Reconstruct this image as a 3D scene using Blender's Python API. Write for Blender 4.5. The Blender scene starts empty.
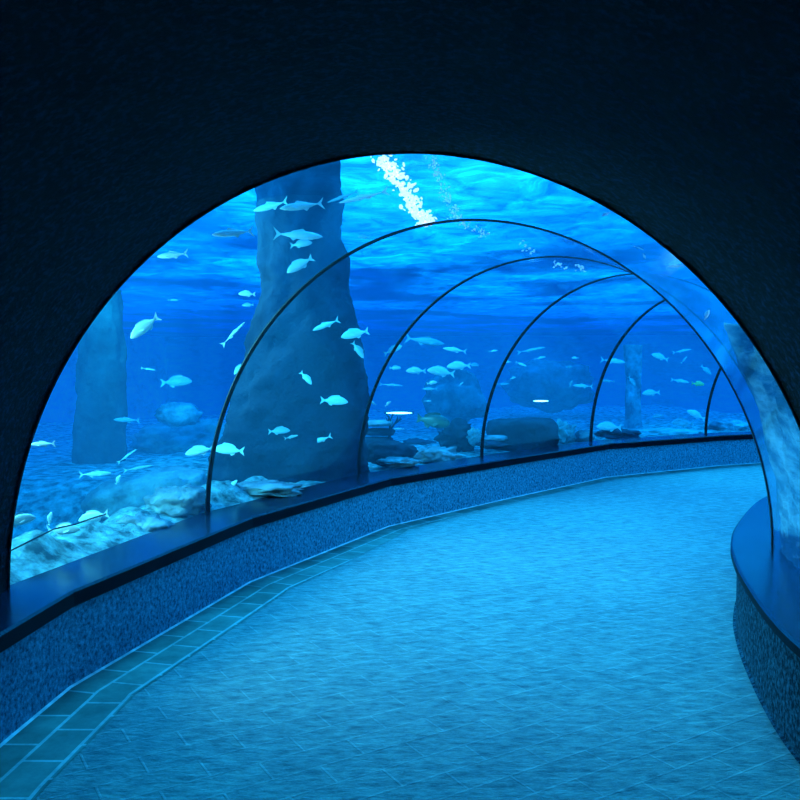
import bpy, bmesh, math, random
from mathutils import Vector, Matrix, noise
from mathutils.bvhtree import BVHTree

random.seed(7)
S = bpy.context.scene
COL = S.collection
PI = math.pi

# ------------------------------------------------------------------ helpers
def link(name, me, mat=None, parent=None):
    o = bpy.data.objects.new(name, me)
    COL.objects.link(o)
    if mat is not None and me is not None:
        me.materials.append(mat)
    if parent is not None:
        o.parent = parent
    return o

def obj(name, bm, mat, parent=None, smooth=True, recalc=False):
    if recalc:
        bmesh.ops.recalc_face_normals(bm, faces=bm.faces[:])
    me = bpy.data.meshes.new(name)
    bm.to_mesh(me)
    bm.free()
    if smooth:
        me.polygons.foreach_set('use_smooth', [True] * len(me.polygons))
    return link(name, me, mat, parent)

def tag(o, label=None, cat=None, group=None, kind=None):
    if label: o['label'] = label
    if cat: o['category'] = cat
    if group: o['group'] = group
    if kind: o['kind'] = kind
    return o

def empty(name):
    return link(name, None)

def loft(bm, rows, closed=False, flip=False):
    vs = [[bm.verts.new(p) for p in r] for r in rows]
    for i in range(len(vs) - 1):
        a, b = vs[i], vs[i + 1]
        n = len(a)
        for j in range(n if closed else n - 1):
            k = (j + 1) % n
            f = (a[j], a[k], b[k], b[j])
            bm.faces.new(f[::-1] if flip else f)
    return vs

def fbm(p, o=4):
    return noise.fractal(p, 1.0, 2.0, o)

def smooth01(a, b, x):
    t = max(0.0, min(1.0, (x - a) / (b - a)))
    return t * t * (3 - 2 * t)

# ------------------------------------------------------------------ materials
def nodes(name):
    m = bpy.data.materials.new(name)
    m.use_nodes = True
    nt = m.node_tree
    nt.nodes.clear()
    out = nt.nodes.new('ShaderNodeOutputMaterial')
    return m, nt, out

def N(nt, typ, **kw):
    n = nt.nodes.new(typ)
    for k, v in kw.items():
        if k in n.inputs: n.inputs[k].default_value = v
        else: setattr(n, k, v)
    return n

def ramp(nt, fac, stops):
    r = nt.nodes.new('ShaderNodeValToRGB')
    e = r.color_ramp.elements
    while len(e) < len(stops): e.new(0.5)
    for el, (p, c) in zip(e, stops):
        el.position = p
        el.color = (c[0], c[1], c[2], 1)
    nt.links.new(fac, r.inputs[0])
    return r.outputs[0]

def surf(name, dark, light, scale=3.0, rough=.8, bump=.3, bscale=None, dist=.02, detail=8, spec=.3, lo=.35, hi=.68, coord='Object', stretch=None):
    m, nt, out = nodes(name)
    tc = N(nt, 'ShaderNodeTexCoord')
    src = tc.outputs[coord]
    if stretch:
        mp = N(nt, 'ShaderNodeMapping')
        mp.inputs['Scale'].default_value = stretch
        nt.links.new(src, mp.inputs[0]); src = mp.outputs[0]
    n1 = N(nt, 'ShaderNodeTexNoise', Scale=scale, Detail=detail, Roughness=.62)
    nt.links.new(src, n1.inputs['Vector'])
    b = N(nt, 'ShaderNodeBsdfPrincipled', Roughness=rough)
    b.inputs['Specular IOR Level'].default_value = spec
    nt.links.new(ramp(nt, n1.outputs[0], [(lo, dark), (hi, light)]), b.inputs['Base Color'])
    if bump:
        n2 = N(nt, 'ShaderNodeTexNoise', Scale=bscale or scale * 3, Detail=6, Roughness=.7)
        nt.links.new(src, n2.inputs['Vector'])
        bp = N(nt, 'ShaderNodeBump', Strength=bump, Distance=dist)
        nt.links.new(n2.outputs[0], bp.inputs['Height'])
        nt.links.new(bp.outputs[0], b.inputs['Normal'])
    nt.links.new(b.outputs[0], out.inputs[0])
    return m

def plain(name, c, rough=.5, metal=0, emit=0, spec=.5):
    m, nt, out = nodes(name)
    b = N(nt, 'ShaderNodeBsdfPrincipled', Roughness=rough, Metallic=metal)
    b.inputs['Base Color'].default_value = (*c, 1)
    b.inputs['Specular IOR Level'].default_value = spec
    if emit:
        b.inputs['Emission Color'].default_value = (*c, 1)
        b.inputs['Emission Strength'].default_value = emit
    nt.links.new(b.outputs[0], out.inputs[0])
    return m

M = {}
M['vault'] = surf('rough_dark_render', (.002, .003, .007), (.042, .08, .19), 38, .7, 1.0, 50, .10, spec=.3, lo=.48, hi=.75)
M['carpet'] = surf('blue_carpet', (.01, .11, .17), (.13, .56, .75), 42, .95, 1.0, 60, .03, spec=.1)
M['carpet_shaded'] = surf('shaded_blue_carpet', (.003, .03, .05), (.07, .26, .36), 42, .95, 1.0, 60, .03, spec=.1, lo=.42, hi=.72)  # same carpet with the right wall's shade put into its colour
M['ledge'] = surf('polished_dark_ledge', (.004, .010, .022), (.010, .022, .045), 2, .22, 0, spec=.22)
M['lip'] = surf('ledge_edge', (.001, .002, .006), (.003, .005, .012), 4, .5, 0, spec=.06)
M['caulk'] = surf('pale_caulk', (.4, .5, .52), (.8, .9, .9), 9, .8, .2)
M['seam'] = plain('black_seam', (.0015, .003, .008), .45)
M['sand'] = surf('gravel_bed', (.05, .14, .17), (.55, .95, .95), 7, .95, 1.0, 24, .12, lo=.38, hi=.66)
M['rock'] = surf('blue_grey_rock', (.07, .12, .16), (.40, .5, .52), 2.6, .95, .8, 8, .08)
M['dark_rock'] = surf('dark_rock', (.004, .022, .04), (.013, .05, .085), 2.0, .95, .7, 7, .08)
M['black_rock'] = surf('blue_black_rock', (.008, .030, .045), (.025, .065, .09), 3, .95, .7, 9, .06)  # rock of its own blue-black colour
M['pale_rock'] = surf('pale_rock', (.10, .2, .28), (.75, .85, .88), 2.2, .95, 1.0, 6, .1, lo=.42, hi=.66)
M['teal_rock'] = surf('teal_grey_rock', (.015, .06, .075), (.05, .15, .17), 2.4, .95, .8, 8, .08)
M['coral'] = surf('pale_coral', (.1, .25, .27), (.42, .62, .6), 9, .9, .6)
M['tank'] = surf('painted_tank_wall', (.01, .05, .14), (.15, .65, 1), .35, .9, 0, stretch=(1, 1, 2.2))
M['cable'] = plain('dark_cable', (.004, .012, .03), .6)
M['metal'] = plain('dark_lamp_housing', (.02, .05, .1), .4)

def glass_mat():
    m, nt, out = nodes('acrylic_glass')
    t = N(nt, 'ShaderNodeBsdfTransparent'); t.inputs[0].default_value = (.93, .97, 1, 1)
    g = N(nt, 'ShaderNodeBsdfGlossy', Roughness=.09); g.inputs[0].default_value = (.8, .9, 1, 1)
    lw = N(nt, 'ShaderNodeLayerWeight', Blend=.5)
    pw = N(nt, 'ShaderNodeMath', operation='POWER'); pw.inputs[1].default_value = 3.2
    nt.links.new(lw.outputs['Facing'], pw.inputs[0])
    mu = N(nt, 'ShaderNodeMath', operation='MULTIPLY_ADD'); mu.inputs[1].default_value = .97; mu.inputs[2].default_value = .015
    nt.links.new(pw.outputs[0], mu.inputs[0])
    mx = N(nt, 'ShaderNodeMixShader')
    nt.links.new(mu.outputs[0], mx.inputs[0]); nt.links.new(t.outputs[0], mx.inputs[1]); nt.links.new(g.outputs[0], mx.inputs[2])
    nt.links.new(mx.outputs[0], out.inputs[0])
    return m
M['glass'] = glass_mat()

SIG = (.5, .135, .082)
CINF = (.0, .135, .70)
def water_mat():
    m, nt, out = nodes('blue_water')
    # extinction of clear blue water; emission stands in for in-scattered daylight (homogeneous)
    mx = max(SIG)
    a = N(nt, 'ShaderNodeVolumeAbsorption', Density=mx)
    a.inputs['Color'].default_value = (*[1 - s / mx for s in SIG], 1)
    e = N(nt, 'ShaderNodeEmission', Strength=1.0)
    e.inputs['Color'].default_value = (*[s * c for s, c in zip(SIG, CINF)], 1)
    ad = N(nt, 'ShaderNodeAddShader')
    nt.links.new(a.outputs[0], ad.inputs[0]); nt.links.new(e.outputs[0], ad.inputs[1])
    nt.links.new(ad.outputs[0], out.inputs['Volume'])
    return m
M['water'] = water_mat()

def surface_mat():
    m, nt, out = nodes('rippled_water_surface')
    tc = N(nt, 'ShaderNodeTexCoord')
    mp = N(nt, 'ShaderNodeMapping'); mp.inputs['Rotation'].default_value = (0, 0, .5); mp.inputs['Scale'].default_value = (1, .8, 1)
    nt.links.new(tc.outputs['Object'], mp.inputs[0])
    big = N(nt, 'ShaderNodeTexNoise', Scale=.28, Detail=3, Roughness=.5, Distortion=.6)
    fine = N(nt, 'ShaderNodeTexNoise', Scale=1.7, Detail=6, Roughness=.65, Distortion=1.2)
    nt.links.new(mp.outputs[0], big.inputs['Vector']); nt.links.new(mp.outputs[0], fine.inputs['Vector'])
    c1 = ramp(nt, big.outputs[0], [(.38, (.015, .09, .24)), (.56, (.28, .80, 1.0))])  # bright and dark sky light through the ripples, put into the tint
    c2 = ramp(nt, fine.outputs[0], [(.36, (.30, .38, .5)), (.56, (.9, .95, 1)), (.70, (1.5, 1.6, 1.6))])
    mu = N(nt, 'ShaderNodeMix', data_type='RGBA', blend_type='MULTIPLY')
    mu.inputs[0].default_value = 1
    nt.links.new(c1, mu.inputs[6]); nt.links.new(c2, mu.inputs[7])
    t = N(nt, 'ShaderNodeBsdfTransparent')
    nt.links.new(mu.outputs[2], t.inputs[0])
    nt.links.new(t.outputs[0], out.inputs[0])
    return m
M['surface'] = surface_mat()

def floor_mat():
    m, nt, out = nodes('stone_paving')
    tc = N(nt, 'ShaderNodeTexCoord')
    mp = N(nt, 'ShaderNodeMapping'); mp.inputs['Rotation'].default_value = (0, 0, -.55)
    nt.links.new(tc.outputs['Object'], mp.inputs[0])
    br = N(nt, 'ShaderNodeTexBrick', Scale=1.0)
    br.inputs['Brick Width'].default_value = .42; br.inputs['Row Height'].default_value = .16
    br.inputs['Mortar Size'].default_value = .006; br.inputs['Mortar Smooth'].default_value = .3; br.inputs['Bias'].default_value = 0
    br.inputs['Color1'].default_value = (.25, .32, .32, 1); br.inputs['Color2'].default_value = (.30, .37, .36, 1); br.inputs['Mortar'].default_value = (.38, .45, .45, 1)
    nt.links.new(mp.outputs[0], br.inputs['Vector'])
    n1 = N(nt, 'ShaderNodeTexNoise', Scale=11, Detail=10, Roughness=.8)
    st = N(nt, 'ShaderNodeMapping'); st.inputs['Rotation'].default_value = (0, 0, -.55); st.inputs['Scale'].default_value = (.7, 2.0, 1)
    nt.links.new(tc.outputs['Object'], st.inputs[0]); nt.links.new(st.outputs[0], n1.inputs['Vector'])
    cr = ramp(nt, n1.outputs[0], [(.38, (.22, .30, .34)), (.62, (1.3, 1.25, 1.2))])
    mu = N(nt, 'ShaderNodeMix', data_type='RGBA', blend_type='MULTIPLY'); mu.inputs[0].default_value = .85
    nt.links.new(br.outputs[0], mu.inputs[6]); nt.links.new(cr, mu.inputs[7])
    b = N(nt, 'ShaderNodeBsdfPrincipled', Roughness=.62); b.inputs['Specular IOR Level'].default_value = .4
    nt.links.new(mu.outputs[2], b.inputs['Base Color'])
    bp = N(nt, 'ShaderNodeBump', Strength=.9, Distance=.03)
    n3 = N(nt, 'ShaderNodeTexNoise', Scale=26, Detail=6, Roughness=.7); nt.links.new(st.outputs[0], n3.inputs['Vector'])
    ma = N(nt, 'ShaderNodeMath', operation='MULTIPLY_ADD'); ma.inputs[1].default_value = .5
    nt.links.new(br.outputs['Fac'], ma.inputs[0]); nt.links.new(n3.outputs[0], ma.inputs[2])
    nt.links.new(ma.outputs[0], bp.inputs['Height']); nt.links.new(bp.outputs[0], b.inputs['Normal'])
    nt.links.new(b.outputs[0], out.inputs[0])
    return m
M['floor'] = floor_mat()

def fish_mat(name, belly, back, rough=.35):
    m, nt, out = nodes(name)
    tc = N(nt, 'ShaderNodeTexCoord')
    sx = N(nt, 'ShaderNodeSeparateXYZ'); nt.links.new(tc.outputs['Object'], sx.inputs[0])
    n1 = N(nt, 'ShaderNodeTexNoise', Scale=14, Detail=3); nt.links.new(tc.outputs['Object'], n1.inputs['Vector'])
    ma = N(nt, 'ShaderNodeMath', operation='MULTIPLY_ADD'); ma.inputs[1].default_value = .10
    nt.links.new(n1.outputs[0], ma.inputs[0]); nt.links.new(sx.outputs[2], ma.inputs[2])
    mr = N(nt, 'ShaderNodeMapRange'); mr.inputs[1].default_value = .0; mr.inputs[2].default_value = .22
    nt.links.new(ma.outputs[0], mr.inputs[0])
    b = N(nt, 'ShaderNodeBsdfPrincipled', Roughness=rough)
    nt.links.new(ramp(nt, mr.outputs[0], [(.2, belly), (.75, back)]), b.inputs['Base Color'])
    nt.links.new(b.outputs[0], out.inputs[0])
    return m
FM = {
    'white': fish_mat('white_fish_skin', (1, 1, 1), (.95, 1, 1)),
    'silver': fish_mat('silver_fish_skin', (.85, .98, .95), (.62, .85, .85)),
    'dull': fish_mat('dull_fish_skin', (.5, .7, .72), (.3, .45, .5)),
    'yellow': fish_mat('yellow_fish_skin', (1, 1, .35), (1, .95, .3)),
    'green': fish_mat('mottled_green_skin', (.16, .24, .16), (.06, .12, .10)),
}
M['eye'] = plain('fish_eye', (.01, .01, .015), .2)

# ------------------------------------------------------------------ camera
HC, F, PITCH = 1.68, 814.5, .041164
cam = bpy.data.cameras.new('camera')
cam.sensor_width = 36; cam.lens = 36 * F / 800; cam.clip_end = 200; cam.clip_start = .05
co = bpy.data.objects.new('camera', cam); COL.objects.link(co)
co.location = (0, 0, HC); co.rotation_euler = (PI / 2 - PITCH, 0, 0)
S.camera = co
CAM = Vector((0, 0, HC))
def ray(px, py):
    x, u = (px - 400) / F, (400 - py) / F
    c, s = math.cos(PITCH), math.sin(PITCH)
    return Vector((x, c + u * s, u * c - s))          # unit forward depth
RIGHT = Vector((1, 0, 0)); UP = Vector((0, math.sin(PITCH), math.cos(PITCH))); FWD = Vector((0, math.cos(PITCH), -math.sin(PITCH)))

# ------------------------------------------------------------------ tunnel frame: x, y, heading of each rib
A, B, ZL, EXP = 2.0353, 2.1795, .52, 1.97365
RG = [(-.0087, 3.9587, .1177), (.4164, 5.7363, .3197), (1.3290, 7.6499, .5166), (2.5302, 9.0614, .7597),
      (3.9645, 10.8293, 1.0550), (6.1828, 12.2433, 1.1206), (8.45, 13.25, 1.30), (10.9, 13.8, 1.45)]
NP = 72
def section(k, grow=0.0, n=NP, shift=0.0):
    X, Y, th = RG[k]
    X += shift * math.sin(th); Y += shift * math.cos(th)
    pts = []
    for i in range(n + 1):
        a = PI * i / n
        c, s = math.cos(a), math.sin(a)
        u = math.copysign(abs(c) ** (2 / EXP), c) * (A + grow)
        z = ZL + (B + grow) * max(0, s) ** (2 / EXP)
        pts.append(Vector((X + u * math.cos(th), Y - u * math.sin(th), z)))
    return pts
def foot(k, side, inset=0.0):
    X, Y, th = RG[k]
    u = side * (A - inset)
    return Vector((X + u * math.cos(th), Y - u * math.sin(th), 0))

# glass panels with their seams
tunnel_bm = bmesh.new()
for k in range(len(RG) - 1):
    bm = bmesh.new(); a, b = section(k), section(k + 1)
    loft(bm, [[p.lerp(q, t / 6) for p, q in zip(a, b)] for t in range(7)])
    o = obj('window_%d' % (k + 1), bm, M['glass'])
    tag(o, kind='structure')
    loft(tunnel_bm, [a, b])
    if k > 0:
        w = .030
        rows = []
        for s_, g in ((-w, .004), (-w, -.004), (w, -.004), (w, .004), (-w, .004)):
            rows.append(section(k, g, shift=s_))
        bm = bmesh.new(); loft(bm, rows)
        s = obj('trim_%d' % (10 + k), bm, M['seam'], smooth=False, recalc=True)
        tag(s, 'black rib seam arching over the glass tunnel, number %s from the entrance' % ['', 'one', 'two', 'three', 'four', 'five', 'six'][k], kind='structure')
tunnel_bm.normal_update()
TUN = BVHTree.FromBMesh(tunnel_bm); tunnel_bm.free()

def glass_t(px, py):
    d = ray(px, py)
    L = d.length
    h = TUN.ray_cast(CAM, d / L)
    if h[0] is None or h[0].z < ZL + .01:
        return glass_t(px, py - 4) if py > 300 else 6.0
    return h[3] / L
def beyond(px, py, extra):
    t = glass_t(px, py) + extra
    return CAM + ray(px, py) * t, t

# ------------------------------------------------------------------ entrance vault (dark, rough)
def vault():
    bm = bmesh.new()
    base = section(0, 0, 150)
    rows = []
    L = 6.6; ns = 110
    for i in range(ns + 1):
        t = (i / ns) ** 1.6
        r = []
        for j, p in enumerate(base):
            q = p.copy()
            q.y = p.y - t * (L + (p.y - 3.96)); q.x = p.x * (1 + .02 * t)
            a = PI * j / 150
            n = Vector((math.cos(a), 0, math.sin(a)))
            d = fbm(q * 6.0, 4) * .006 + fbm(q * 34, 2) * .006
            q += n * ((d + .012 * min(1, i / 4)) if i else 0)
            r.append(q)
        rows.append(r)
    loft(bm, rows)
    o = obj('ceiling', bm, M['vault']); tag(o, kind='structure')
vault()
# tank end wall around the portal, back wall of the entrance
th0 = RG[0][2]
E0 = Vector((math.cos(th0), -math.sin(th0), 0)); H0 = Vector((math.sin(th0), math.cos(th0), 0))
C0 = Vector((RG[0][0], RG[0][1], 0))
def loc0(u, v, z): return C0 + E0 * u + H0 * v + Vector((0, 0, z))
ZS, ZB, UW, VW = 3.6, -1.5, 20.0, 45.0
def perim(z1=ZS, z0=ZB, uw=UW):
    """closed section loop round the tunnel and the matching loop on the tank's end rectangle"""
    inner, outer = [], []
    n = 48; cz = 1.2
    loop = []
    for i in range(n + 1):
        a = PI * i / n
        c, s = math.cos(a), math.sin(a)
        loop.append((math.copysign(abs(c) ** (2 / EXP), c), s ** (2 / EXP) if s > 1e-6 else 0))
    for c, s in loop: inner.append(('arch', c, s))
    for t in range(1, 5): inner.append(('low', -1 + 2 * t / 5 - .2 if False else -1 + (t - 1) * 2 / 3, 0))
    return inner
def tank_sec(k, g):
    X, Y, th = RG[k]
    e = Vector((math.cos(th), -math.sin(th), 0)); c0 = Vector((X, Y, 0)); pts = []
    for t in perim():
        u = t[1] * (A + g); z = ZL + (B + g) * t[2] if t[0] == 'arch' else -.35
        pts.append(c0 + e * u + Vector((0, 0, z)))
    return pts
def on_rect(p, z1, z0, uw):
    u = (p - C0).dot(E0); z = p.z; cz = 1.2
    d = Vector((u, z - cz)); 
    m = min(uw / abs(d.x) if abs(d.x) > 1e-6 else 1e9, ((z1 - cz) / d.y if d.y > 1e-6 else 1e9), ((z0 - cz) / d.y if d.y < -1e-6 else 1e9))
    return u * m, cz + d.y * m
bm = bmesh.new()
sec = tank_sec(0, .0)
loft(bm, [[p - H0 * .02 for p in sec], [loc0(on_rect(p, 3.75, ZB, UW)[0], -.02, on_rect(p, 3.75, ZB, UW)[1]) for p in sec]], closed=True)
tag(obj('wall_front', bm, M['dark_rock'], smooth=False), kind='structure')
bm = bmesh.new()
loft(bm, [[Vector((-3, -2.6, -.1)), Vector((3, -2.6, -.1))], [Vector((-3, -2.6, 3.6)), Vector((3, -2.6, 3.6))]])
tag(obj('wall_back', bm, M['vault'], smooth=False), kind='structure')
bm = bmesh.new()
e = section(7, 0, 24); c = sum(e, Vector()) / len(e)
cv = bm.verts.new(Vector((RG[7][0], RG[7][1], .2))); vs = [bm.verts.new(p) for p in e] + [bm.verts.new(foot(7, -1)), bm.verts.new(foot(7, 1))]
for i in range(len(vs)): bm.faces.new((cv, vs[i], vs[(i + 1) % len(vs)]))
tag(obj('wall_end', bm, M['dark_rock'], smooth=False), kind='structure')

# ------------------------------------------------------------------ floor, ledges, low walls
def catmull(P, n):
    out = []
    P = [P[0] * 2 - P[1]] + P + [P[-1] * 2 - P[-2]]
    for i in range(1, len(P) - 2):
        p0, p1, p2, p3 = P[i - 1:i + 3]
        for k in range(n):
            t = k / n
            out.append(.5 * ((2 * p1) + (p2 - p0) * t + (2 * p0 - 5 * p1 + 4 * p2 - p3) * t * t + (3 * p1 - p0 - 3 * p2 + p3) * t ** 3))
    out.append(P[-2])
    return out
def V2(x, y): return Vector((x, y, 0))
lfoot = [V2(-2.07, -2.6), V2(-2.06, 1.0)] + [foot(k, -1) for k in range(8)]
llip = [V2(-1.76, -2.6), V2(-1.76, 1.0), V2(-1.755, 3.2)] 
llip2 = [foot(k, -1, .40) for k in range(8)]
llip2[0] = V2(-1.69, 4.18)
def resample(P, n):
    out = []
    for a, b in zip(P[:-1], P[1:]):
        for k in range(n): out.append(a.lerp(b, k / n))
    out.append(P[-1]); return out
llip = resample(llip + llip2, 8)
rfoot = [V2(2.05, -2.6), V2(2.05, 1.0)] + [foot(k, 1) for k in range(8)]
rlip = catmull([V2(1.60, -2.6), V2(1.61, 1.0), V2(1.625, 2.6), V2(1.66, 3.33), V2(1.735, 3.82), V2(1.89, 4.45), V2(2.035, 4.93), V2(2.20, 5.375), V2(2.50, 6.0),
                V2(3.12, 7.05), foot(3, 1, .30), foot(4, 1, .30), foot(5, 1, .30), foot(6, 1, .3), foot(7, 1, .3)], 8)
def closest(P, q):
    best = None
    for a, b in zip(P[:-1], P[1:]):
        ab = b - a; t = max(0, min(1, (q - a).dot(ab) / ab.length_squared)); c = a + ab * t
        d = (q - c).length
        if best is None or d < best[0]: best = (d, c)
    return best[1]
def ledge(n, lip, ft, side):
    zs = ZL; lt = .08 if side == 'left' else .05
    bm = bmesh.new(); rows = []
    fr = []; wl = []; ck = []
    for i, q in enumerate(lip):
        c = closest(ft, q); nrm = (q - c).normalized()          # towards the walkway
        rows.append([c - nrm * .06 + Vector((0, 0, zs)), q - nrm * .012 + Vector((0, 0, zs)), q + Vector((0, 0, zs - .012)), q + Vector((0, 0, zs - lt)),
                     q - nrm * .01 + Vector((0, 0, zs - lt - .01)), q - nrm * .09 + Vector((0, 0, zs - lt - .01))])
        ins = .04
        wl.append([q - nrm * ins + Vector((0, 0, zs - .06)), q - nrm * ins + Vector((0, 0, .25)), q - nrm * ins + Vector((0, 0, -.02))])
        ck.append([q - nrm * (ins + .01) + Vector((0, 0, .010)), q - nrm * (ins - .004) + Vector((0, 0, .010)), q - nrm * (ins - .018) + Vector((0, 0, .003))])
        
    loft(bm, rows)
    o = obj('trim_%d' % n, bm, M['ledge'], smooth=False); tag(o, kind='structure')
    o.data.materials.append(M['lip'])
    for p in o.data.polygons:
        if p.index % 5 >= 2: p.material_index = 1
    # pieces of the ledge meet in thin pale joints at the ribs: left out where the photo shows none
    bm = bmesh.new(); loft(bm, wl)
    tag(obj('wall_' + side, bm, M['carpet'] if side == 'left' else M['carpet_shaded'], smooth=False), kind='structure')
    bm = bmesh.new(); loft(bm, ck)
    tag(obj('baseboard_' + side, bm, M['caulk'] if side == 'left' else M['carpet_shaded'], smooth=False), kind='structure')
ledge(1, llip, lfoot, 'left')
ledge(2, rlip, rfoot, 'right')
bm = bmesh.new()
loft(bm, [[q + (p - q).normalized() * (-.3) for p, q in zip(rlip, rlip)], rlip]) if False else None
nL = resample(llip, 1); 
rows = []
for q in llip:
    c = closest(rlip, q)
    a = q + (q - c).normalized() * .3; b = c + (c - q).normalized() * .25
    rows.append([a, b])
loft(bm, rows)
tag(obj('floor', bm, M['floor'], smooth=False, recalc=True), kind='structure')

def border_mat():
    m, nt, out = nodes('border_tiles')
    uv = N(nt, 'ShaderNodeUVMap')
    br = N(nt, 'ShaderNodeTexBrick', Scale=1.0)
    br.inputs['Brick Width'].default_value = .30; br.inputs['Row Height'].default_value = .16
    br.inputs['Mortar Size'].default_value = .008
    br.inputs['Color1'].default_value = (.07, .13, .11, 1); br.inputs['Color2'].default_value = (.14, .22, .19, 1); br.inputs['Mortar'].default_value = (.36, .45, .44, 1)
    nt.links.new(uv.outputs[0], br.inputs['Vector'])
    n1 = N(nt, 'ShaderNodeTexNoise', Scale=5, Detail=6, Roughness=.7); nt.links.new(uv.outputs[0], n1.inputs['Vector'])
    mu = N(nt, 'ShaderNodeMix', data_type='RGBA', blend_type='MULTIPLY'); mu.inputs[0].default_value = .9
    nt.links.new(br.outputs[0], mu.inputs[6]); nt.links.new(ramp(nt, n1.outputs[0], [(.35, (.35, .4, .4)), (.65, (1.1, 1.1, 1.1))]), mu.inputs[7])
    b = N(nt, 'ShaderNodeBsdfPrincipled', Roughness=.55)
    nt.links.new(mu.outputs[2], b.inputs['Base Color']); nt.links.new(b.outputs[0], out.inputs[0])
    return m
bm = bmesh.new(); uvl = bm.loops.layers.uv.new('UVMap'); prev = None; acc = 0
for i, q in enumerate(llip):
    c = closest(lfoot, q); nrm = (q - c).normalized()
    a = q - nrm * .05 + Vector((0, 0, .004)); wd_ = .34 * (1 - .55 * smooth01(6.5, 10, q.y))
    b = q + nrm * wd_ + Vector((0, 0, .004))
    cur = (bm.verts.new(a), bm.verts.new(b), acc if prev is None else prev[2] + (q - llip[i - 1]).length, wd_)
    if prev:
        f = bm.faces.new((prev[0], prev[1], cur[1], cur[0]))
        for l, u in zip(f.loops, ((prev[2], 0), (prev[2], prev[3]), (cur[2], cur[3]), (cur[2], 0))): l[uvl].uv = u
    prev = cur
tag(obj('trim_3', bm, border_mat(), smooth=False, recalc=True), kind='structure')

# ------------------------------------------------------------------ tank: water body, surface, walls, gravel bed
bm = bmesh.new()
g = .025
secs = [tank_sec(k, g) for k in range(8)]
vs = loft(bm, secs, closed=True)
bm.faces.new(vs[-1])
rc = [on_rect(p, ZS, ZB, UW) for p in secs[0]]
front = [bm.verts.new(loc0(u, 0, z)) for u, z in rc]
back = [bm.verts.new(loc0(u, VW, z)) for u, z in rc]
n = len(rc)
for i in range(n):
    j = (i + 1) % n
    bm.faces.new((vs[0][i], vs[0][j], front[j], front[i]))
    bm.faces.new((front[i], front[j], back[j], back[i]))
bm.faces.new(back)
w = obj('water', bm, M['water'], smooth=False, recalc=True)
tag(w, 'clear blue water filling the tank around the glass tunnel', 'water', kind='structure')
# make sure the normals point out of the water
mw = w.data
tops = [p for p in mw.polygons if p.center.z > ZS - .05]
if tops and tops[0].normal.z < 0: mw.flip_normals()

bm = bmesh.new(); rows = []
for i in range(141):
    v = .02 + (VW - .1) * i / 140
    rows.append([loc0(-UW + 2 * UW * j / 110, v, 3.5 + .03 * fbm(loc0(-UW + 2 * UW * j / 110, v, 0) * .9, 3)) for j in range(111)])
loft(bm, rows)
tag(obj('water_surface', bm, M['surface']), 'rippled bright blue water surface seen from below', 'water surface', kind='structure')

def wallq(name, pts):
    bm = bmesh.new(); loft(bm, pts); tag(obj(name, bm, M['tank'], smooth=False), kind='structure')
q = .06
wallq('wall_tank_left', [[loc0(-UW + q, 0, -1.4), loc0(-UW + q, VW, -1.4)], [loc0(-UW + q, 0, 3.7), loc0(-UW + q, VW, 3.7)]])
wallq('wall_tank_right', [[loc0(UW - q, 0, -1.4), loc0(UW - q, VW, -1.4)], [loc0(UW - q, 0, 3.7), loc0(UW - q, VW, 3.7)]])
wallq('wall_tank_far', [[loc0(-UW, VW - q, -1.4), loc0(UW, VW - q, -1.4)], [loc0(-UW, VW - q, 3.7), loc0(UW, VW - q, 3.7)]])

def ground_h(p, d, left):
    z = .44 + .05 * fbm(p * .9, 4) + .025 * fbm(p * 4.5, 3)
    if left:
        k = 1 - smooth01(7.2, 9.0, p.y)                       # only beside the first panel
        z += k * (.20 * math.exp(-((d - .4) / .3) ** 2) * (.55 + .9 * abs(fbm(p * 1.6, 3))) - 1.0 * smooth01(.75, 1.8, d))
        z -= .12 * smooth01(2.5, 6, d)
    return min(z, ZL + .20)
def ground_strip(name, ft, side, dmax, nd):
    bm = bmesh.new(); rows = []
    P = resample(ft, 22)
    # smooth outward normals
    for i, q_ in enumerate(P):
        s = i / 22; k = min(int(s), len(ft) - 2); t = s - k
        th = RG[min(k, 7)][2] * (1 - t) + RG[min(k + 1, 7)][2] * t
        nrm = Vector((math.cos(th), -math.sin(th), 0)) * side
        r = []
        for j in range(nd + 1):
            d = dmax * (j / nd) ** 1.8 - .02
            p = q_ + nrm * d
            p.z = ground_h(p, max(d, 0), side < 0) if j > 0 else .40
            r.append(p)
        rows.append(r)
    loft(bm, rows)
    return obj(name, bm, M['sand'], recalc=False)
tag(ground_strip('ground', [foot(k, -1) for k in range(8)], -1, 13, 70), kind='structure')
tag(ground_strip('ground.001', [foot(k, 1) for k in range(8)], 1, 4.5, 30), kind='structure')

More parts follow.
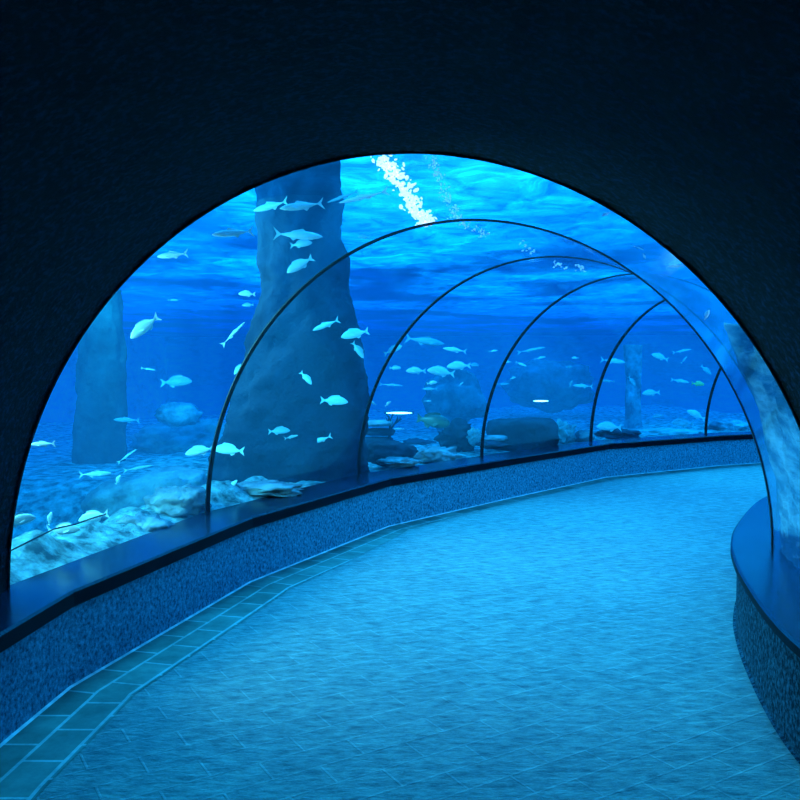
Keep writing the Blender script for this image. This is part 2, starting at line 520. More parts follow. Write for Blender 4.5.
# ------------------------------------------------------------------ rocks
def rock(name, loc, dims, mat, label, cat='rock', seed=0, rough=.28, sub=4, rotz=0, square=0.0, group=None, tilt=(0, 0), freq=1.3):
    bm = bmesh.new()
    bmesh.ops.create_icosphere(bm, subdivisions=sub, radius=1)
    off = Vector((seed * 7.3, seed * 3.1, seed * 5.7))
    for v in bm.verts:
        n = v.co.normalized()
        r = 1.0
        if square:
            m = max(abs(n.x), abs(n.y), abs(n.z)); r = (1 - square) + square * min(1 / m, 1.35)
        r += rough * fbm(n * freq + off, 5) + rough * .35 * fbm(n * freq * 4 + off, 3)
        v.co = Vector((n.x * dims[0] * r, n.y * dims[1] * r, n.z * dims[2] * r))
    o = obj(name, bm, mat)
    o.location = loc; o.rotation_euler = (tilt[0], tilt[1], rotz)
    tag(o, label, cat, group)
    return o
def rock_at(px, py, extra, wpx, hpx, mat, label, depth=.8, **kw):
    """a rock whose centre shows at px,py beyond the glass, wpx wide and hpx high in the photo"""
    p, t = beyond(px, py, extra)
    s = t / F
    return rock(kw.pop('name', 'rock'), p, (wpx * s / 2, wpx * s / 2 * depth, hpx * s / 2), mat, label, **kw)

def pillar(name, edge, extra, mat, label, seed=1, depth=.9):
    """rock column: rows of (py, left px, right px) give its outline; stands on the bed and reaches the surface"""
    t = glass_t((edge[-2][1] + edge[-2][2]) / 2, min(edge[-2][0], 440)) + extra
    bm = bmesh.new(); rows = []
    # interpolate rows
    E = []
    for (a, b) in zip(edge[:-1], edge[1:]):
        for k in range(16): E.append([x + (y - x) * k / 16 for x, y in zip(a, b)])
    E.append(list(edge[-1]))
    n = 64
    for y, l, r in E:
        cp = CAM + ray((l + r) / 2, y) * t
        R = (r - l) / 2 * t / F
        row = []
        for i in range(n):
            a = 2 * PI * i / n
            p = cp + Vector((math.cos(a) * R, math.sin(a) * R * depth, 0))
            k = 1 + .13 * fbm(Vector((math.cos(a) * 2.2 + seed, math.sin(a) * 2.2, p.z * 3)), 6)
            row.append(Vector((cp.x + math.cos(a) * R * k, cp.y + math.sin(a) * R * depth * k, p.z)))
        rows.append(row)
    vs = loft(bm, rows, closed=True, flip=True)
    bm.faces.new(vs[0]); bm.faces.new(vs[-1])
    o = obj(name, bm, mat, recalc=True); tag(o, label, 'rock')
    return o
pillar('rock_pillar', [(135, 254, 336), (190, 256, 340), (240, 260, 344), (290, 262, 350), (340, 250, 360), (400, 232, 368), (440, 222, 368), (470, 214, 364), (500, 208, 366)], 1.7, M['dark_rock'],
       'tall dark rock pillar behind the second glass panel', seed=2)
pillar('rock_pillar', [(290, 88, 120), (350, 80, 124), (410, 76, 126), (460, 74, 124), (520, 66, 132), (560, 60, 138)], 6.5, M['teal_rock'],
       'faint grey rock column in the hazy water of first panel', seed=5)
pillar('rock_pillar', [(345, 624, 642), (380, 626, 641), (420, 625, 641), (436, 624, 644)], 3.4, M['pale_rock'],
       'slim pale column standing in the fifth panel', seed=9)

rock_at(143, 497, 2.6, 124, 52, M['rock'], 'long smooth grey rock ridge sloping behind the bright fish, first panel', seed=3, rough=.2, tilt=(0, -.22), depth=.6)
rock_at(178, 503, .55, 62, 34, M['rock'], 'rubble boulder heap against the glass left of the first rib', seed=4, rough=.34, freq=2.2)
rock_at(140, 528, .5, 60, 26, M['rock'], 'low gravelly boulder on the bed beside the first panel ledge', seed=14, rough=.34, freq=2.2)
rock_at(262, 490, .35, 80, 16, M['rock'], 'low pale rubble at the foot of the dark pillar', seed=6, rough=.34, freq=2.2)
rock_at(180, 415, 6.8, 44, 26, M['pale_rock'], 'pale blurred boulder mound far behind the first panel', seed=8, rough=.3)
rock_at(190, 440, 7.5, 120, 40, M['rock'], 'wide dark reef mass far behind the first panel', seed=18, rough=.3)
# third panel
for i, (x, y, w_, h_, lab) in enumerate([(376, 441, 34, 8, 'bottom slab of the stone stack beside the second rib'), (380, 432, 30, 7, 'middle slab of the stone stack beside the second rib'),
                                    (377, 423, 33, 6, 'top slab of the stone stack beside the second rib')]):
    rock_at(x, y, 2.2, w_, h_, M['dark_rock'] if i < 2 else M['rock'], lab, name='stone_slab', cat='stone slab', seed=20 + i, square=.6, rough=.12, group='stacked stone slabs', depth=1)
rock_at(398, 462, .3, 40, 8, M['rock'], 'thin strip of pale rubble at the glass just right of the second rib', seed=61, rough=.4, freq=2.4)
rock_at(418, 444, 3.6, 32, 10, M['dark_rock'], 'low dark rock beneath the green grouper', seed=62, rough=.35, freq=2)
rock_at(388, 453, 1.0, 52, 24, M['dark_rock'], 'low rounded dark rock on the bed right of the second rib', seed=24, rough=.3)
rock_at(438, 456, .8, 44, 18, M['rock'], 'flat rubble bank in the middle of the third panel', seed=25, rough=.4, freq=2.2)
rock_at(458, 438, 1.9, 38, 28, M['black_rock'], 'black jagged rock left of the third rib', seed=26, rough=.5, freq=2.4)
rock_at(474, 437, 1.2, 12, 16, M['coral'], 'small pale coral knob between the black rock and the third rib', name='coral', cat='coral', seed=27, rough=.5, freq=3)
rock_at(455, 400, 6.5, 60, 60, M['rock'], 'hazy grey reef wall far behind the third panel', seed=28, rough=.35)
# fourth panel
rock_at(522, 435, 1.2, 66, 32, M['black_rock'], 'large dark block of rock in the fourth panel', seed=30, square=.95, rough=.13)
rock_at(494, 438, 1.0, 26, 6, M['rock'], 'thin flat stone just right of the third rib', name='stone_slab', cat='stone slab', seed=31, square=.3, rough=.2)
rock_at(492, 445, .7, 30, 7, M['dark_rock'], 'low dark stone on the ledge side right of the third rib', seed=39, rough=.3)
rock_at(562, 434, 1.3, 24, 24, M['coral'], 'lumpy pale coral head beside the large dark block', name='coral', cat='coral', seed=32, rough=.5, freq=2.6)
rock_at(584, 437, .9, 18, 14, M['rock'], 'small grey rock left of the fourth rib', seed=33, rough=.4)
rock_at(549, 385, 11.0, 84, 50, M['rock'], 'broad dim reef mound far behind the fourth panel', seed=34, rough=.3)
# fifth panel and beyond
rock_at(616, 434, .9, 44, 10, M['dark_rock'], 'low dark rock right of the fourth rib', seed=35, rough=.35)
rock_at(668, 433, 1.6, 80, 8, M['coral'], 'long pale sandy bank along the fifth panel', name='sand_bank', cat='sand bank', seed=36, rough=.3)
rock_at(728, 428, 1.6, 40, 16, M['pale_rock'], 'pale rock beyond the fifth rib beside the tunnel bend', seed=37, rough=.4)
# right-hand side behind the first panel
def bank():
    # rough rock bank standing just outside the right-hand glass of the first panel
    bm = bmesh.new(); rows = []; ns, nz = 60, 46
    for i in range(ns + 1):
        t = .06 + 1.14 * i / ns
        k = 0 if t < 1 else 1; f = t - k
        top = 1.80 + .30 * fbm(Vector((t * 4, 3.3, 0)), 4) - .5 * smooth01(.85, 1.2, t) - .4 * smooth01(.25, .06, t)
        row = []
        def pt(z, g):
            s_ = max(0, min(1, (z - ZL) / (B + .1))); c_ = (1 - s_ ** EXP) ** (1 / EXP)
            q = []
            for kk in (k, k + 1):
                X, Y, th = RG[kk]; u = c_ * (A + g)
                q.append(Vector((X + u * math.cos(th), Y - u * math.sin(th), z)))
            return q[0].lerp(q[1], f)
        for j in range(nz + 1):
            z = .36 + (top - .36) * j / nz
            p = pt(z, 0)
            g = .055 + .03 * fbm(p * 3.2, 5) + .012 * fbm(p * 14, 3) + .08 * (j / nz) ** 6
            row.append(pt(z, max(.03, g)))
        for j in range(9):
            row.append(pt(top - .02 - (top - .38) * j / 8, .30 + .3 * j / 8 + .05 * fbm(Vector((t * 5, j, 1)), 3)))
        rows.append(row)
    vs = loft(bm, rows, closed=True)
    bm.faces.new(vs[0]); bm.faces.new(vs[-1])
    tag(obj('rock', bm, M['mottled'], recalc=True), 'mottled pale rock bank pressed close to the right-hand glass above the ledge', 'rock')
M['mottled'] = surf('mottled_rock', (.03, .10, .16), (.75, .95, .95), 4.5, .95, 1.0, 9, .10, lo=.45, hi=.62, detail=10, stretch=(1, .22, 1))
bank()

# branching coral beside the stacked slabs
def branch_coral(px, py, extra, hpx, label):
    p, t = beyond(px, py, extra); s = t / F; h = hpx * s
    bm = bmesh.new(); rnd = random.Random(3)
    def twig(a, d, L, r, lev):
        b = a + d * L
        x = d.orthogonal().normalized(); y = d.cross(x)
        rows = [[a + (x * math.cos(2 * PI * i / 6) + y * math.sin(2 * PI * i / 6)) * r for i in range(6)], [b + (x * math.cos(2 * PI * i / 6) + y * math.sin(2 * PI * i / 6)) * r * .55 for i in range(6)]]
        vs = loft(bm, rows, closed=True); bm.faces.new(vs[1])
        if lev:
            for k in range(3):
                twig(a + d * L * rnd.uniform(.5, 1), (d + Vector((rnd.uniform(-.8, .8), rnd.uniform(-.5, .5), rnd.uniform(0, .4)))).normalized(), L * .62, r * .6, lev - 1)
    twig(p, Vector((.05, 0, 1)).normalized(), h * .5, h * .06, 3)
    tag(obj('branching_coral', bm, M['dark_rock'], recalc=True), label, 'coral')
branch_coral(389, 446, 1.9, 34, 'dark branching coral in front of the stacked slabs, right of the second rib')

# ------------------------------------------------------------------ fish
def body_bm(prof, wid, bend=0.0, seg=14):
    """prof: (x, top z, bottom z); nose at +x"""
    bm = bmesh.new(); rows = []
    for x, zt, zb in prof:
        c = (zt + zb) / 2; h = (zt - zb) / 2; row = []
        yb = bend * (x - .2) ** 2 if x < .2 else 0
        for i in range(seg):
            a = 2 * PI * i / seg
            row.append(Vector((x, yb + math.cos(a) * h * wid, c + math.sin(a) * h)))
        rows.append(row)
    vs = loft(bm, rows, closed=True)
    bm.faces.new(vs[0][::-1]); bm.faces.new(vs[-1])
    return bm
def plate(bm, pts, th=.008, y=0.0, lean=0.0):
    """thin fin: outline points in the x,z plane"""
    c = sum((Vector(p) for p in pts), Vector((0, 0))) / len(pts)
    for s in (1,):
        a = [bm.verts.new((p[0], y + th / 2 + lean * (p[1] - pts[0][1]), p[1])) for p in pts]
        b = [bm.verts.new((p[0], y - th / 2 + lean * (p[1] - pts[0][1]), p[1])) for p in pts]
        bm.faces.new(a); bm.faces.new(b[::-1])
        for i in range(len(pts)):
            j = (i + 1) % len(pts); bm.faces.new((a[i], b[i], b[j], a[j]))
SPEC = {
    'slender': dict(prof=[(.5, .004, -.008), (.47, .022, -.024), (.40, .052, -.050), (.28, .078, -.074), (.12, .086, -.086), (-.04, .074, -.078), (-.18, .048, -.054), (-.28, .022, -.026), (-.34, .013, -.015), (-.38, .016, -.016)], wid=.62,
                    tail=[(-.35, .012), (-.42, .07), (-.5, .14), (-.455, .05), (-.43, 0), (-.455, -.05), (-.5, -.14), (-.42, -.07), (-.35, -.012)],
                    dorsal=[(.16, .075), (.10, .135), (.04, .118), (-.12, .076), (-.14, .05)], anal=[(-.02, -.07), (-.09, -.12), (-.15, -.075), (-.16, -.05)], pect=[(.25, -.01), (.13, -.06), (.09, -.05), (.2, .01)], eye=(.41, .014, .010)),
    'thin': None,
    'oval': dict(prof=[(.5, .0, -.02), (.47, .035, -.045), (.40, .098, -.085), (.30, .15, -.115), (.16, .178, -.135), (0, .168, -.135), (-.14, .122, -.105), (-.25, .066, -.062), (-.32, .034, -.034), (-.37, .032, -.032)], wid=.42,
                 tail=[(-.34, .03), (-.42, .09), (-.5, .15), (-.465, .06), (-.44, 0), (-.465, -.06), (-.5, -.15), (-.42, -.09), (-.34, -.03)],
                 dorsal=[(.24, .155), (.17, .22), (.05, .215), (-.10, .185), (-.20, .12), (-.22, .075)], anal=[(-.03, -.12), (-.08, -.175), (-.17, -.14), (-.21, -.07)], pect=[(.22, -.01), (.08, -.07), (.04, -.05), (.17, .02)], eye=(.40, .03, .014)),
    'grouper': dict(prof=[(.5, .03, -.05), (.46, .08, -.1), (.38, .14, -.15), (.25, .19, -.185), (.08, .2, -.19), (-.08, .175, -.165), (-.22, .12, -.11), (-.32, .07, -.065), (-.38, .06, -.055)], wid=.55,
                    tail=[(-.35, .055), (-.44, .13), (-.5, .17), (-.49, .05), (-.48, 0), (-.49, -.06), (-.5, -.12), (-.44, -.1), (-.35, -.05)],
                    dorsal=[(.22, .185), (.17, .26), (.02, .26), (-.16, .22), (-.27, .15), (-.28, .09)], anal=[(-.06, -.16), (-.13, -.23), (-.22, -.19), (-.26, -.09)], pect=[(.2, -.06), (.07, -.16), (.02, -.1), (.15, 0)], eye=(.37, .07, .014)),
}
def flat(p, k=.5): return [(a[0],) + tuple(v * k for v in a[1:]) for a in p]
_s = SPEC['slender']
SPEC['thin'] = dict(prof=flat(_s['prof']), wid=.8, tail=flat(_s['tail'], .7), dorsal=flat(_s['dorsal']), anal=flat(_s['anal']), pect=flat(_s['pect']), eye=(.41, .007, .007))
NAMES = {'thin': 'thin_fish', 'slender': 'slender_fish', 'oval': 'oval_fish', 'grouper': 'grouper'}
MESH = {}
def fish_meshes(sp, tone):
    key = (sp, tone)
    if key in MESH: return MESH[key]
    d = SPEC[sp]; mat = FM[tone]
    def me(name, bm, m, smooth=True):
        x = bpy.data.meshes.new(name)
        bmesh.ops.recalc_face_normals(bm, faces=bm.faces[:])
        bm.to_mesh(x); bm.free(); x.materials.append(m)
        x.polygons.foreach_set('use_smooth', [smooth] * len(x.polygons)); return x
    out = []
    out.append(('body', me('body', body_bm(d['prof'], d['wid'], .12), mat)))
    bm = bmesh.new(); plate(bm, d['tail'], y=.035); out.append(('tail_fin', me('tail_fin', bm, mat, False)))
    bm = bmesh.new(); plate(bm, d['dorsal']); out.append(('dorsal_fin', me('dorsal_fin', bm, mat, False)))
    bm = bmesh.new(); plate(bm, d['anal']); out.append(('anal_fin', me('anal_fin', bm, mat, False)))
    hw = {'slender': .05, 'thin': .035, 'oval': .065, 'grouper': .105}[sp]
    for s in (1, -1):
        bm = bmesh.new(); plate(bm, d['pect'], y=s * hw, lean=-s * .5); out.append(('pectoral_fin', me('pectoral_fin', bm, mat, False)))
        bm = bmesh.new(); bmesh.ops.create_uvsphere(bm, u_segments=8, v_segments=6, radius=d['eye'][2])
        ex, ez = d['eye'][0], d['eye'][1]
        pr = d['prof']; h = next(((a[1] - a[2]) / 2 for a, b in zip(pr[:-1], pr[1:]) if a[0] >= ex >= b[0]), .05)
        bmesh.ops.translate(bm, verts=bm.verts[:], vec=(ex, s * h * d['wid'] * .9, ez)); out.append(('eye', me('eye', bm, M['eye'])))
    # one merged mesh for fish too small to show their parts
    bm = body_bm(d['prof'], d['wid'], .12, 10)
    plate(bm, d['tail'], y=.035); plate(bm, d['dorsal']); plate(bm, d['anal'])
    MESH[key] = (out, me('small_' + sp, bm, mat))
    return MESH[key]
PROTO = {}
def fish(px, py, L, ang, face, extra, sp, tone, label, group, yaw=0.0):
    p, t = beyond(px, py, extra)
    size = L * t / F / max(.35, math.cos(yaw))
    a = math.radians(ang)
    nx = (RIGHT * (face * math.cos(a)) + UP * math.sin(a)) * math.cos(yaw) + FWD * math.sin(yaw)
    up = UP * math.cos(a) - RIGHT * (face * math.sin(a))
    nx.normalize(); y = up.cross(nx).normalized(); z = nx.cross(y)
    mat = Matrix((nx, y, z)).transposed().to_4x4()
    parts, small = fish_meshes(sp, tone)
    nm = NAMES[sp]
    if L < 17:
        o = link(nm, small)
    else:
        key = (sp, tone)
        if key not in PROTO:
            o = empty(nm)
            for n_, me in parts: link(n_, me, None, o)
            PROTO[key] = o
        else:
            o = PROTO[key].copy(); COL.objects.link(o)
            for ch in PROTO[key].children:
                c = ch.copy(); COL.objects.link(c); c.parent = o
            for k in ('label', 'category', 'group'): 
                if k in o: del o[k]
    o.matrix_world = Matrix.Translation(p) @ mat @ Matrix.Scale(size, 4)
    tag(o, label, 'fish', group)
G1, G2, G3, G4, G5, GR = ('fish beyond the first glass panel', 'fish in front of the dark pillar', 'fish beyond the third glass panel', 'fish beyond the fourth glass panel',
                          'fish beyond the fifth glass panel', 'fish above the right side of the tunnel')
FISH = [
 # first panel, upper half
 (173, 255, 34, -3, -1, .6, 'slender', 'silver', 'slender silver fish swimming left, tucked against the upper left arch edge', G1),
 (233, 233, 40, -8, -1, .5, 'slender', 'white', 'brightest white slender fish, swimming left below the arch edge', G1),
 (271, 206, 38, -10, -1, 1.5, 'slender', 'silver', 'slender silver fish, left one of a nose-to-tail pair over the pillar top', G1),
 (302, 206, 44, -9, -1, .8, 'slender', 'silver', 'long silver fish, right one of a nose-to-tail pair over the pillar top', G1),
 (343, 197, 34, -22, -1, 1.6, 'thin', 'dull', 'thin slanting fish just right of the nose-to-tail pair', G1),
 (364, 197, 52, -12, -1, .6, 'thin', 'white', 'longest thin pale fish, beside the wide white glint streak', G1),
 (298, 235, 48, -2, 1, .8, 'slender', 'silver', 'slender fish with forked tail swimming right across the pillar top', G1),
 (301, 244, 23, 6, 1, 1.0, 'oval', 'dull', 'small dull fish close beneath the right-swimming fork-tailed fish', G1),
 (300, 265, 30, -32, -1, .6, 'oval', 'silver', 'plump silver fish diving left near the top of the first rib', G1),
 (247, 294, 17, 2, -1, .9, 'oval', 'white', 'small bright fish swimming left beside the pillar edge', G1),
 (248, 305, 12, -2, -1, 1.6, 'oval', 'dull', 'tiny faint fish directly below the small bright one, first panel', G1),
 (233, 334, 34, 45, 1, .6, 'thin', 'silver', 'slender bright fish rising steeply to the right, left of the first rib', G1),
 (145, 327, 36, -38, -1, .5, 'oval', 'silver', 'plump pale fish diving left in open water by the arch', G1),
 (240, 368, 17, -50, -1, .7, 'oval', 'silver', 'small fish nosing down, half hidden by the first rib', G1),
 (148, 369, 17, -8, 1, 2.4, 'thin', 'dull', 'thin faint fish below the plump diving fish, first panel', G1),
 (173, 300, 10, 0, 1, 2.6, 'slender', 'dull', 'tiny faint sliver of a fish above the plump diving fish', G1),
 (127, 420, 26, 2, -1, 4.0, 'slender', 'dull', 'hazy distant fish right of the faint grey column', G1),
 (176, 382, 32, 3, 1, 3.0, 'oval', 'dull', 'large blurred fish hovering mid-water in the first panel', G1),
 (364, 237, 12, 0, -1, 1.5, 'oval', 'dull', 'tiny round fish just above the first rib, right of the pillar', G1),
 # first panel, lower half
 (43, 444, 28, -3, -1, .5, 'slender', 'silver', 'pale fish at the far left, its nose cut by the dark arch', G1),
 (95, 474, 30, 2, 1, 1.6, 'slender', 'dull', 'dim slender fish before the foot of the grey column', G1),
 (118, 480, 12, 60, 1, 1.2, 'oval', 'dull', 'small upright fish hovering above the grey ridge', G1),
 (127, 456, 22, 38, 1, 2.0, 'thin', 'dull', 'dim fish rising right above the grey ridge', G1),
 (138, 468, 28, 10, 1, 2.0, 'thin', 'dull', 'dim long fish gliding along the top of the ridge', G1),
 (94, 517, 34, -14, -1, .4, 'oval', 'silver', 'bright round fish with tail up, right one above the gravel', G1),
 (63, 530, 36, 4, 1, .4, 'oval', 'silver', 'bright round fish swimming right, close above the pale gravel', G1),
 (18, 521, 34, 12, 1, .4, 'oval', 'silver', 'large pale fish emerging from behind the dark arch, lower left', G1),
 (50, 519, 15, 80, 1, .8, 'oval', 'dull', 'small fish pointing straight up between the bright round fish', G1),
 (200, 451, 28, -12, -1, .6, 'oval', 'silver', 'bright fish immediately left of the first rib near its foot', G1),
 # second panel
 (229, 450, 32, 4, -1, .5, 'oval', 'silver', 'bright round fish immediately right of the first rib near its foot', G2),
 (233, 485, 13, 50, 1, .4, 'oval', 'silver', 'little fish angled up just above the rubble, second panel', G2),
 (326, 325, 28, -24, -1, .6, 'slender', 'silver', 'silver fish diving left high on the dark pillar', G2),
 (355, 334, 28, -14, -1, .5, 'oval', 'silver', 'plump fish swimming left at the pillar right edge', G2),
 (358, 350, 20, -55, 1, .6, 'oval', 'dull', 'fish nosing down right beneath the plump fish at the pillar edge', G2),
 (306, 378, 17, -48, 1, .5, 'oval', 'silver', 'small fish nosing down in the middle of the dark pillar', G2),
 (334, 401, 28, -4, 1, .5, 'oval', 'silver', 'bright fish swimming right on the dark pillar', G2),
 (352, 403, 15, -4, 1, .9, 'oval', 'dull', 'small dim fish ahead of the bright right-swimming fish', G2),
 (321, 440, 24, -22, -1, .5, 'slender', 'silver', 'silver fish diving left low on the dark pillar', G2),
 (279, 431, 22, 3, 1, .9, 'oval', 'dull', 'very dim fish low on the pillar, upper of two', G2),
 (291, 437, 15, 14, 1, .8, 'slender', 'dull', 'dim thin fish low on the pillar, lower of two', G2),
 # third panel
 (416, 371, 20, 0, -1, 1.6, 'oval', 'silver', 'single pale fish left of the overlapping pair, third panel', G3),
 (441, 372, 28, 8, -1, 1.2, 'oval', 'silver', 'lower left fish of the overlapping pair, third panel', G3),
 (459, 366, 24, -2, -1, 1.4, 'oval', 'silver', 'upper right fish of the overlapping pair, third panel', G3),
 (395, 368, 12, 0, 1, 2.8, 'oval', 'dull', 'small faint fish close right of the second rib', G3),
 (432, 383, 11, 8, 1, 1.2, 'oval', 'white', 'tiny bright fish below the overlapping pair', G3),
 (430, 389, 16, 0, -1, 2.4, 'slender', 'dull', 'faint thin fish under the tiny bright one, third panel', G3),
 (391, 385, 24, -4, 1, 2.6, 'thin', 'dull', 'faint long fish midway up beside the second rib', G3),
 (393, 350, 20, 24, 1, 1.0, 'oval', 'silver', 'bright striped fish touching the second rib', G3),
 (455, 350, 24, 8, -1, 1.6, 'slender', 'silver', 'pale slender fish above the overlapping pair', G3),
 (388, 404, 8, 40, 1, 1.4, 'oval', 'silver', 'tiny upright fish above the left glowing light slit', G3),
 (373, 403, 8, 30, -1, 1.6, 'oval', 'dull', 'tiny fish hugging the second rib, low down', G3),
 (399, 429, 11, 0, -1, 1.2, 'slender', 'silver', 'tiny fish below the left glowing light slit', G3),
 (474, 365, 11, -4, 1, 2.4, 'oval', 'dull', 'small faint fish near the third rib, same height as the pair', G3),
 (461, 384, 7, 40, 1, 1.6, 'slender', 'silver', 'tiny slanted sliver of a fish left of the third rib', G3),
 (428, 401, 7, 0, 1, 1.8, 'slender', 'silver', 'tiny thin fish just above the green grouper', G3),
 (433, 421, 33, -8, 1, 1.6, 'grouper', 'green', 'mottled green grouper with raised tail above the black jagged rock', G3),
 (425, 341, 40, -8, 1, 3.0, 'slender', 'dull', 'large hazy fish high in the third panel', G3),
 # fourth panel
 (531, 350, 28, 10, 1, 2.0, 'thin', 'dull', 'hazy slender fish rising right, upper fourth panel', G4),
 (540, 358, 12, 12, 1, 1.6, 'slender', 'silver', 'small thin fish under the hazy slender one', G4),
 (508, 362, 7, 0, -1, 1.2, 'oval', 'silver', 'tiny pale fish touching the third rib', G4),
 (521, 364, 12, -22, 1, 1.2, 'slender', 'silver', 'small fish slanting down just right of the third rib', G4),
 (575, 358, 7, 0, -1, 1.2, 'oval', 'white', 'tiny bright fish high in the fourth panel', G4),
 (583, 386, 19, 4, -1, 1.2, 'slender', 'silver', 'slim pale fish left of the fourth rib', G4),
 (571, 384, 8, 70, 1, 1.2, 'oval', 'dull', 'tiny upright fish beside the slim pale fish', G4),
 (513, 378, 6, 20, 1, 1.4, 'oval', 'silver', 'tiny dot of a fish over the dim reef mound', G4),
 (503, 384, 13, 0, 1, 2.6, 'slender', 'dull', 'faint thin fish between third rib and reef mound', G4),
 (569, 367, 6, 0, 1, 1.8, 'oval', 'dull', 'tiny faint fish below the tiny bright fish, fourth panel', G4),
 (493, 351, 9, 5, 1, 1.6, 'slender', 'silver', 'tiny fish high left of the third rib', G3),
 # fifth panel
 (613, 361, 26, -6, 1, 1.0, 'slender', 'silver', 'slender fish crossing the fourth rib', G5),
 (660, 357, 17, 20, -1, .9, 'oval', 'silver', 'plump fish diving left high in the fifth panel', G5),
 (682, 351, 21, 10, 1, 1.1, 'thin', 'silver', 'thin fish rising right at the top of the fifth panel', G5),
 (684, 360, 9, 50, 1, 1.2, 'slender', 'silver', 'small curved fish under the thin rising fish', G5),
 (706, 370, 13, -45, 1, 1.2, 'oval', 'dull', 'dim fish nosing down beside the fifth rib', G5),
 (680, 381, 18, -10, 1, .9, 'slender', 'silver', 'pale fish just left of the yellow fish', G5),
 (698, 384, 14, -4, 1, .7, 'oval', 'yellow', 'bright yellow fish left of the fifth rib', G5),
 (651, 393, 18, -4, -1, .8, 'oval', 'silver', 'pale fish swimming left in the middle of the fifth panel', G5),
 (632, 381, 12, -55, 1, 1.6, 'oval', 'dull', 'dim fish nosing down beside the slim pale column', G5),
 (658, 416, 11, -8, -1, 1.4, 'oval', 'dull', 'small dim fish low in the fifth panel', G5),
 (696, 415, 19, 28, -1, .6, 'oval', 'white', 'bright white fish angled upward near the foot of the fifth rib', G5),
 (683, 423, 24, 4, -1, 1.0, 'oval', 'dull', 'large dim fish under the bright angled fish', G5),
 (609, 427, 26, 3, -1, .7, 'oval', 'silver', 'pale fish hovering over the low rock by the fourth rib', G5),
 (608, 381, 14, 2, -1, 1.6, 'slender', 'dull', 'dim thin fish right beside the fourth rib', G5),
 # above the right side
 (606, 214, 10, -24, -1, .3, 'oval', 'white', 'small white fish near the arch edge, topmost on the right', GR),
 (639, 248, 12, -22, 1, .3, 'thin', 'white', 'thin white fish above a speck-like one, right of the ribs', GR),
 (644, 256, 6, -60, 1, .3, 'oval', 'white', 'speck-like white fish under the thin white one', GR),
 (676, 266, 18, -4, -1, .3, 'slender', 'white', 'white slender fish touching the right arch edge', GR),
 (707, 315, 12, 62, 1, .3, 'oval', 'white', 'small white fish pointing up, right side of the arch', GR),
]
for i, f in enumerate(FISH):
    fish(*f, yaw=random.Random(i).uniform(-.35, .35))

# ------------------------------------------------------------------ light glints, lamps, cable
def glints(path, wid, n, smin, smax, label, seed):  # glowing specks stand in for lamp light glinting on the water surface
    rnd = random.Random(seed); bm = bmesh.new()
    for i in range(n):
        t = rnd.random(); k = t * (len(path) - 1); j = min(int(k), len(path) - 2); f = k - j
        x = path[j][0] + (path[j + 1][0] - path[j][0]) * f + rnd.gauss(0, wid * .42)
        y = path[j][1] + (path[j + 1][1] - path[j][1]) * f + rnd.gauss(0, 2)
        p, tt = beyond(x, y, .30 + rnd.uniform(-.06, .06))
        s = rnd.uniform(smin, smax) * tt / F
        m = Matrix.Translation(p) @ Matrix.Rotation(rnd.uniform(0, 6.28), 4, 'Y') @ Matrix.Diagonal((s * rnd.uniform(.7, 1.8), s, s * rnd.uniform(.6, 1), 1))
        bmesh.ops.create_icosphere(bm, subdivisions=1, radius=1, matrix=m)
    o = obj('glints', bm, M['glint'] if seed == 1 else M['glint_dim'])
    tag(o, label, 'glints', kind='stuff')
M['glint'] = plain('sparkling_glints', (.9, 1, 1), .2, emit=1.3)
M['glint_dim'] = plain('faint_glints', (.35, .85, 1), .2, emit=.5)
glints([(380, 156), (396, 176), (408, 194), (418, 212), (427, 223)], 11, 330, .8, 2.6, 'wide sparkling white streak of light glints below the arch crown', 1)
glints([(431, 156), (438, 176), (447, 196), (455, 214), (464, 224), (488, 236)], 7, 170, .5, 1.3, 'narrow fainter streak of light glints right of the wide one', 2)

def slit_lamp(px, py, extra, wpx, hpx, label):
    p, t = beyond(px, py, extra); s = t / F
    root = empty('underwater_lamp'); root.location = p
    bm = bmesh.new(); bmesh.ops.create_uvsphere(bm, u_segments=24, v_segments=12, radius=.5, matrix=Matrix.Diagonal((wpx * s, .08, hpx * s * .85, 1)))
    obj('lens', bm, M['lamp'], root)
    bm = bmesh.new(); bmesh.ops.create_cube(bm, size=1, matrix=Matrix.Translation((0, .06, 0)) @ Matrix.Diagonal((wpx * s * 1.15, .06, hpx * s * 1.0, 1)))
    obj('housing', bm, M['metal'], root, smooth=False)
    tag(root, label, 'lamp', 'underwater lamps')
M['lamp'] = plain('lamp_lens', (.75, 1, 1), .3, emit=9)
glints([(517, 239), (527, 249), (533, 253)], 3, 16, .6, 1.4, 'tiny cluster of light glints between the first and second rib crowns', 3)
glints([(554, 262), (566, 267), (584, 269)], 2, 22, .6, 1.5, 'tiny cluster of light glints just below the second rib crown', 4)
slit_lamp(399, 413, 3.5, 26, 2.2, 'glowing slit of light low in the third panel')
slit_lamp(541, 401, 3.5, 15, 1.8, 'glowing slit of light in the middle of the fourth panel')

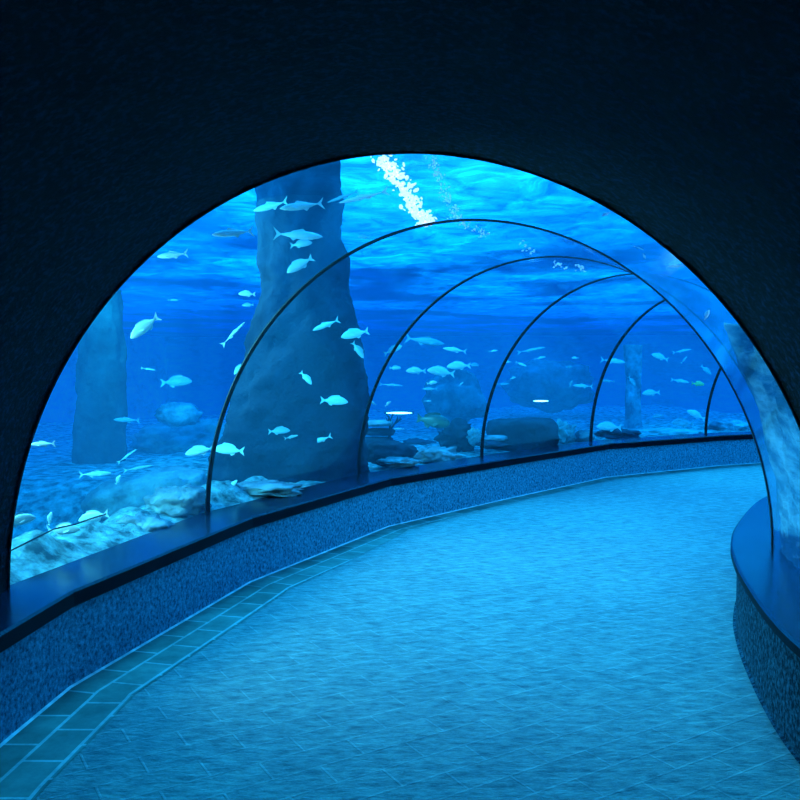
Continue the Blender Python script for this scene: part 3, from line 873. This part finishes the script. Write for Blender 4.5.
def tube(name, pts, r, mat, label, cat):
    bm = bmesh.new()
    vs = loft(bm, [[p + Vector((0, math.cos(2 * PI * i / 6), math.sin(2 * PI * i / 6))) * r for i in range(6)] for p in pts], closed=True)
    bm.faces.new(vs[0]); bm.faces.new(vs[-1])
    tag(obj(name, bm, mat, recalc=True), label, cat)
tube('cable', [beyond(x, y, .12)[0] for x, y in [(4, 554), (14, 549), (34, 539), (54, 529), (76, 524), (90, 519), (106, 514)]], .006, M['cable'],
     'thin dark cable slanting across the bright round fish at lower left', 'cable')

# ------------------------------------------------------------------ light
wd = bpy.data.worlds.new('world'); S.world = wd; wd.use_nodes = True
bg = wd.node_tree.nodes['Background']
bg.inputs[0].default_value = (.05, .56, 1, 1); bg.inputs[1].default_value = 5.2
sun = bpy.data.lights.new('sun', 'SUN'); sun.energy = 6; sun.angle = .3; sun.color = (.12, .75, 1)
so = bpy.data.objects.new('sun', sun); COL.objects.link(so); so.rotation_euler = (-.62, .12, 0)
def lamp(x, y, z, tx, ty, tz, sx, sy, e, c=(.6, .92, 1)):  # added area fills that brighten fish and rocks, not fixtures of the tank
    L = bpy.data.lights.new('fill_light', 'AREA'); L.shape = 'RECTANGLE'; L.size = sx; L.size_y = sy; L.energy = e; L.color = c
    o = bpy.data.objects.new('fill_light', L); COL.objects.link(o); o.location = (x, y, z)
    o.rotation_euler = (Vector((tx, ty, tz)) - Vector((x, y, z))).to_track_quat('-Z', 'Y').to_euler()
lamp(-6, 4.95, 2.9, -3, 9, 1.4, 8, 2.2, 380, (.4, .92, 1))
lamp(5.5, 4.1, 2.9, 4.2, 8, 1, 3, .8, 200, (.4, .85, 1))
lamp(-3.5, 4.62, 2.3, -2, 6, .9, 2.2, 1.0, 120, (.12, .9, 1))
lamp(-3.5, 4.95, 2.0, -1.3, 6.2, 2.6, 1.8, 1.0, 260, (.4, .97, 1))
lamp(3.3, 3.85, 1.2, 1.5, 4.9, 2.7, 1.6, .8, 60, (.7, .97, 1))
lamp(-3.2, 9.5, 3.3, 3, 15, 1.2, 3, 1, 500, (.6, .95, 1))

S.view_settings.view_transform = 'Standard'
S.view_settings.look = 'None'
S.cycles.transparent_max_bounces = 16
S.cycles.max_bounces = 8
S.cycles.volume_bounces = 0
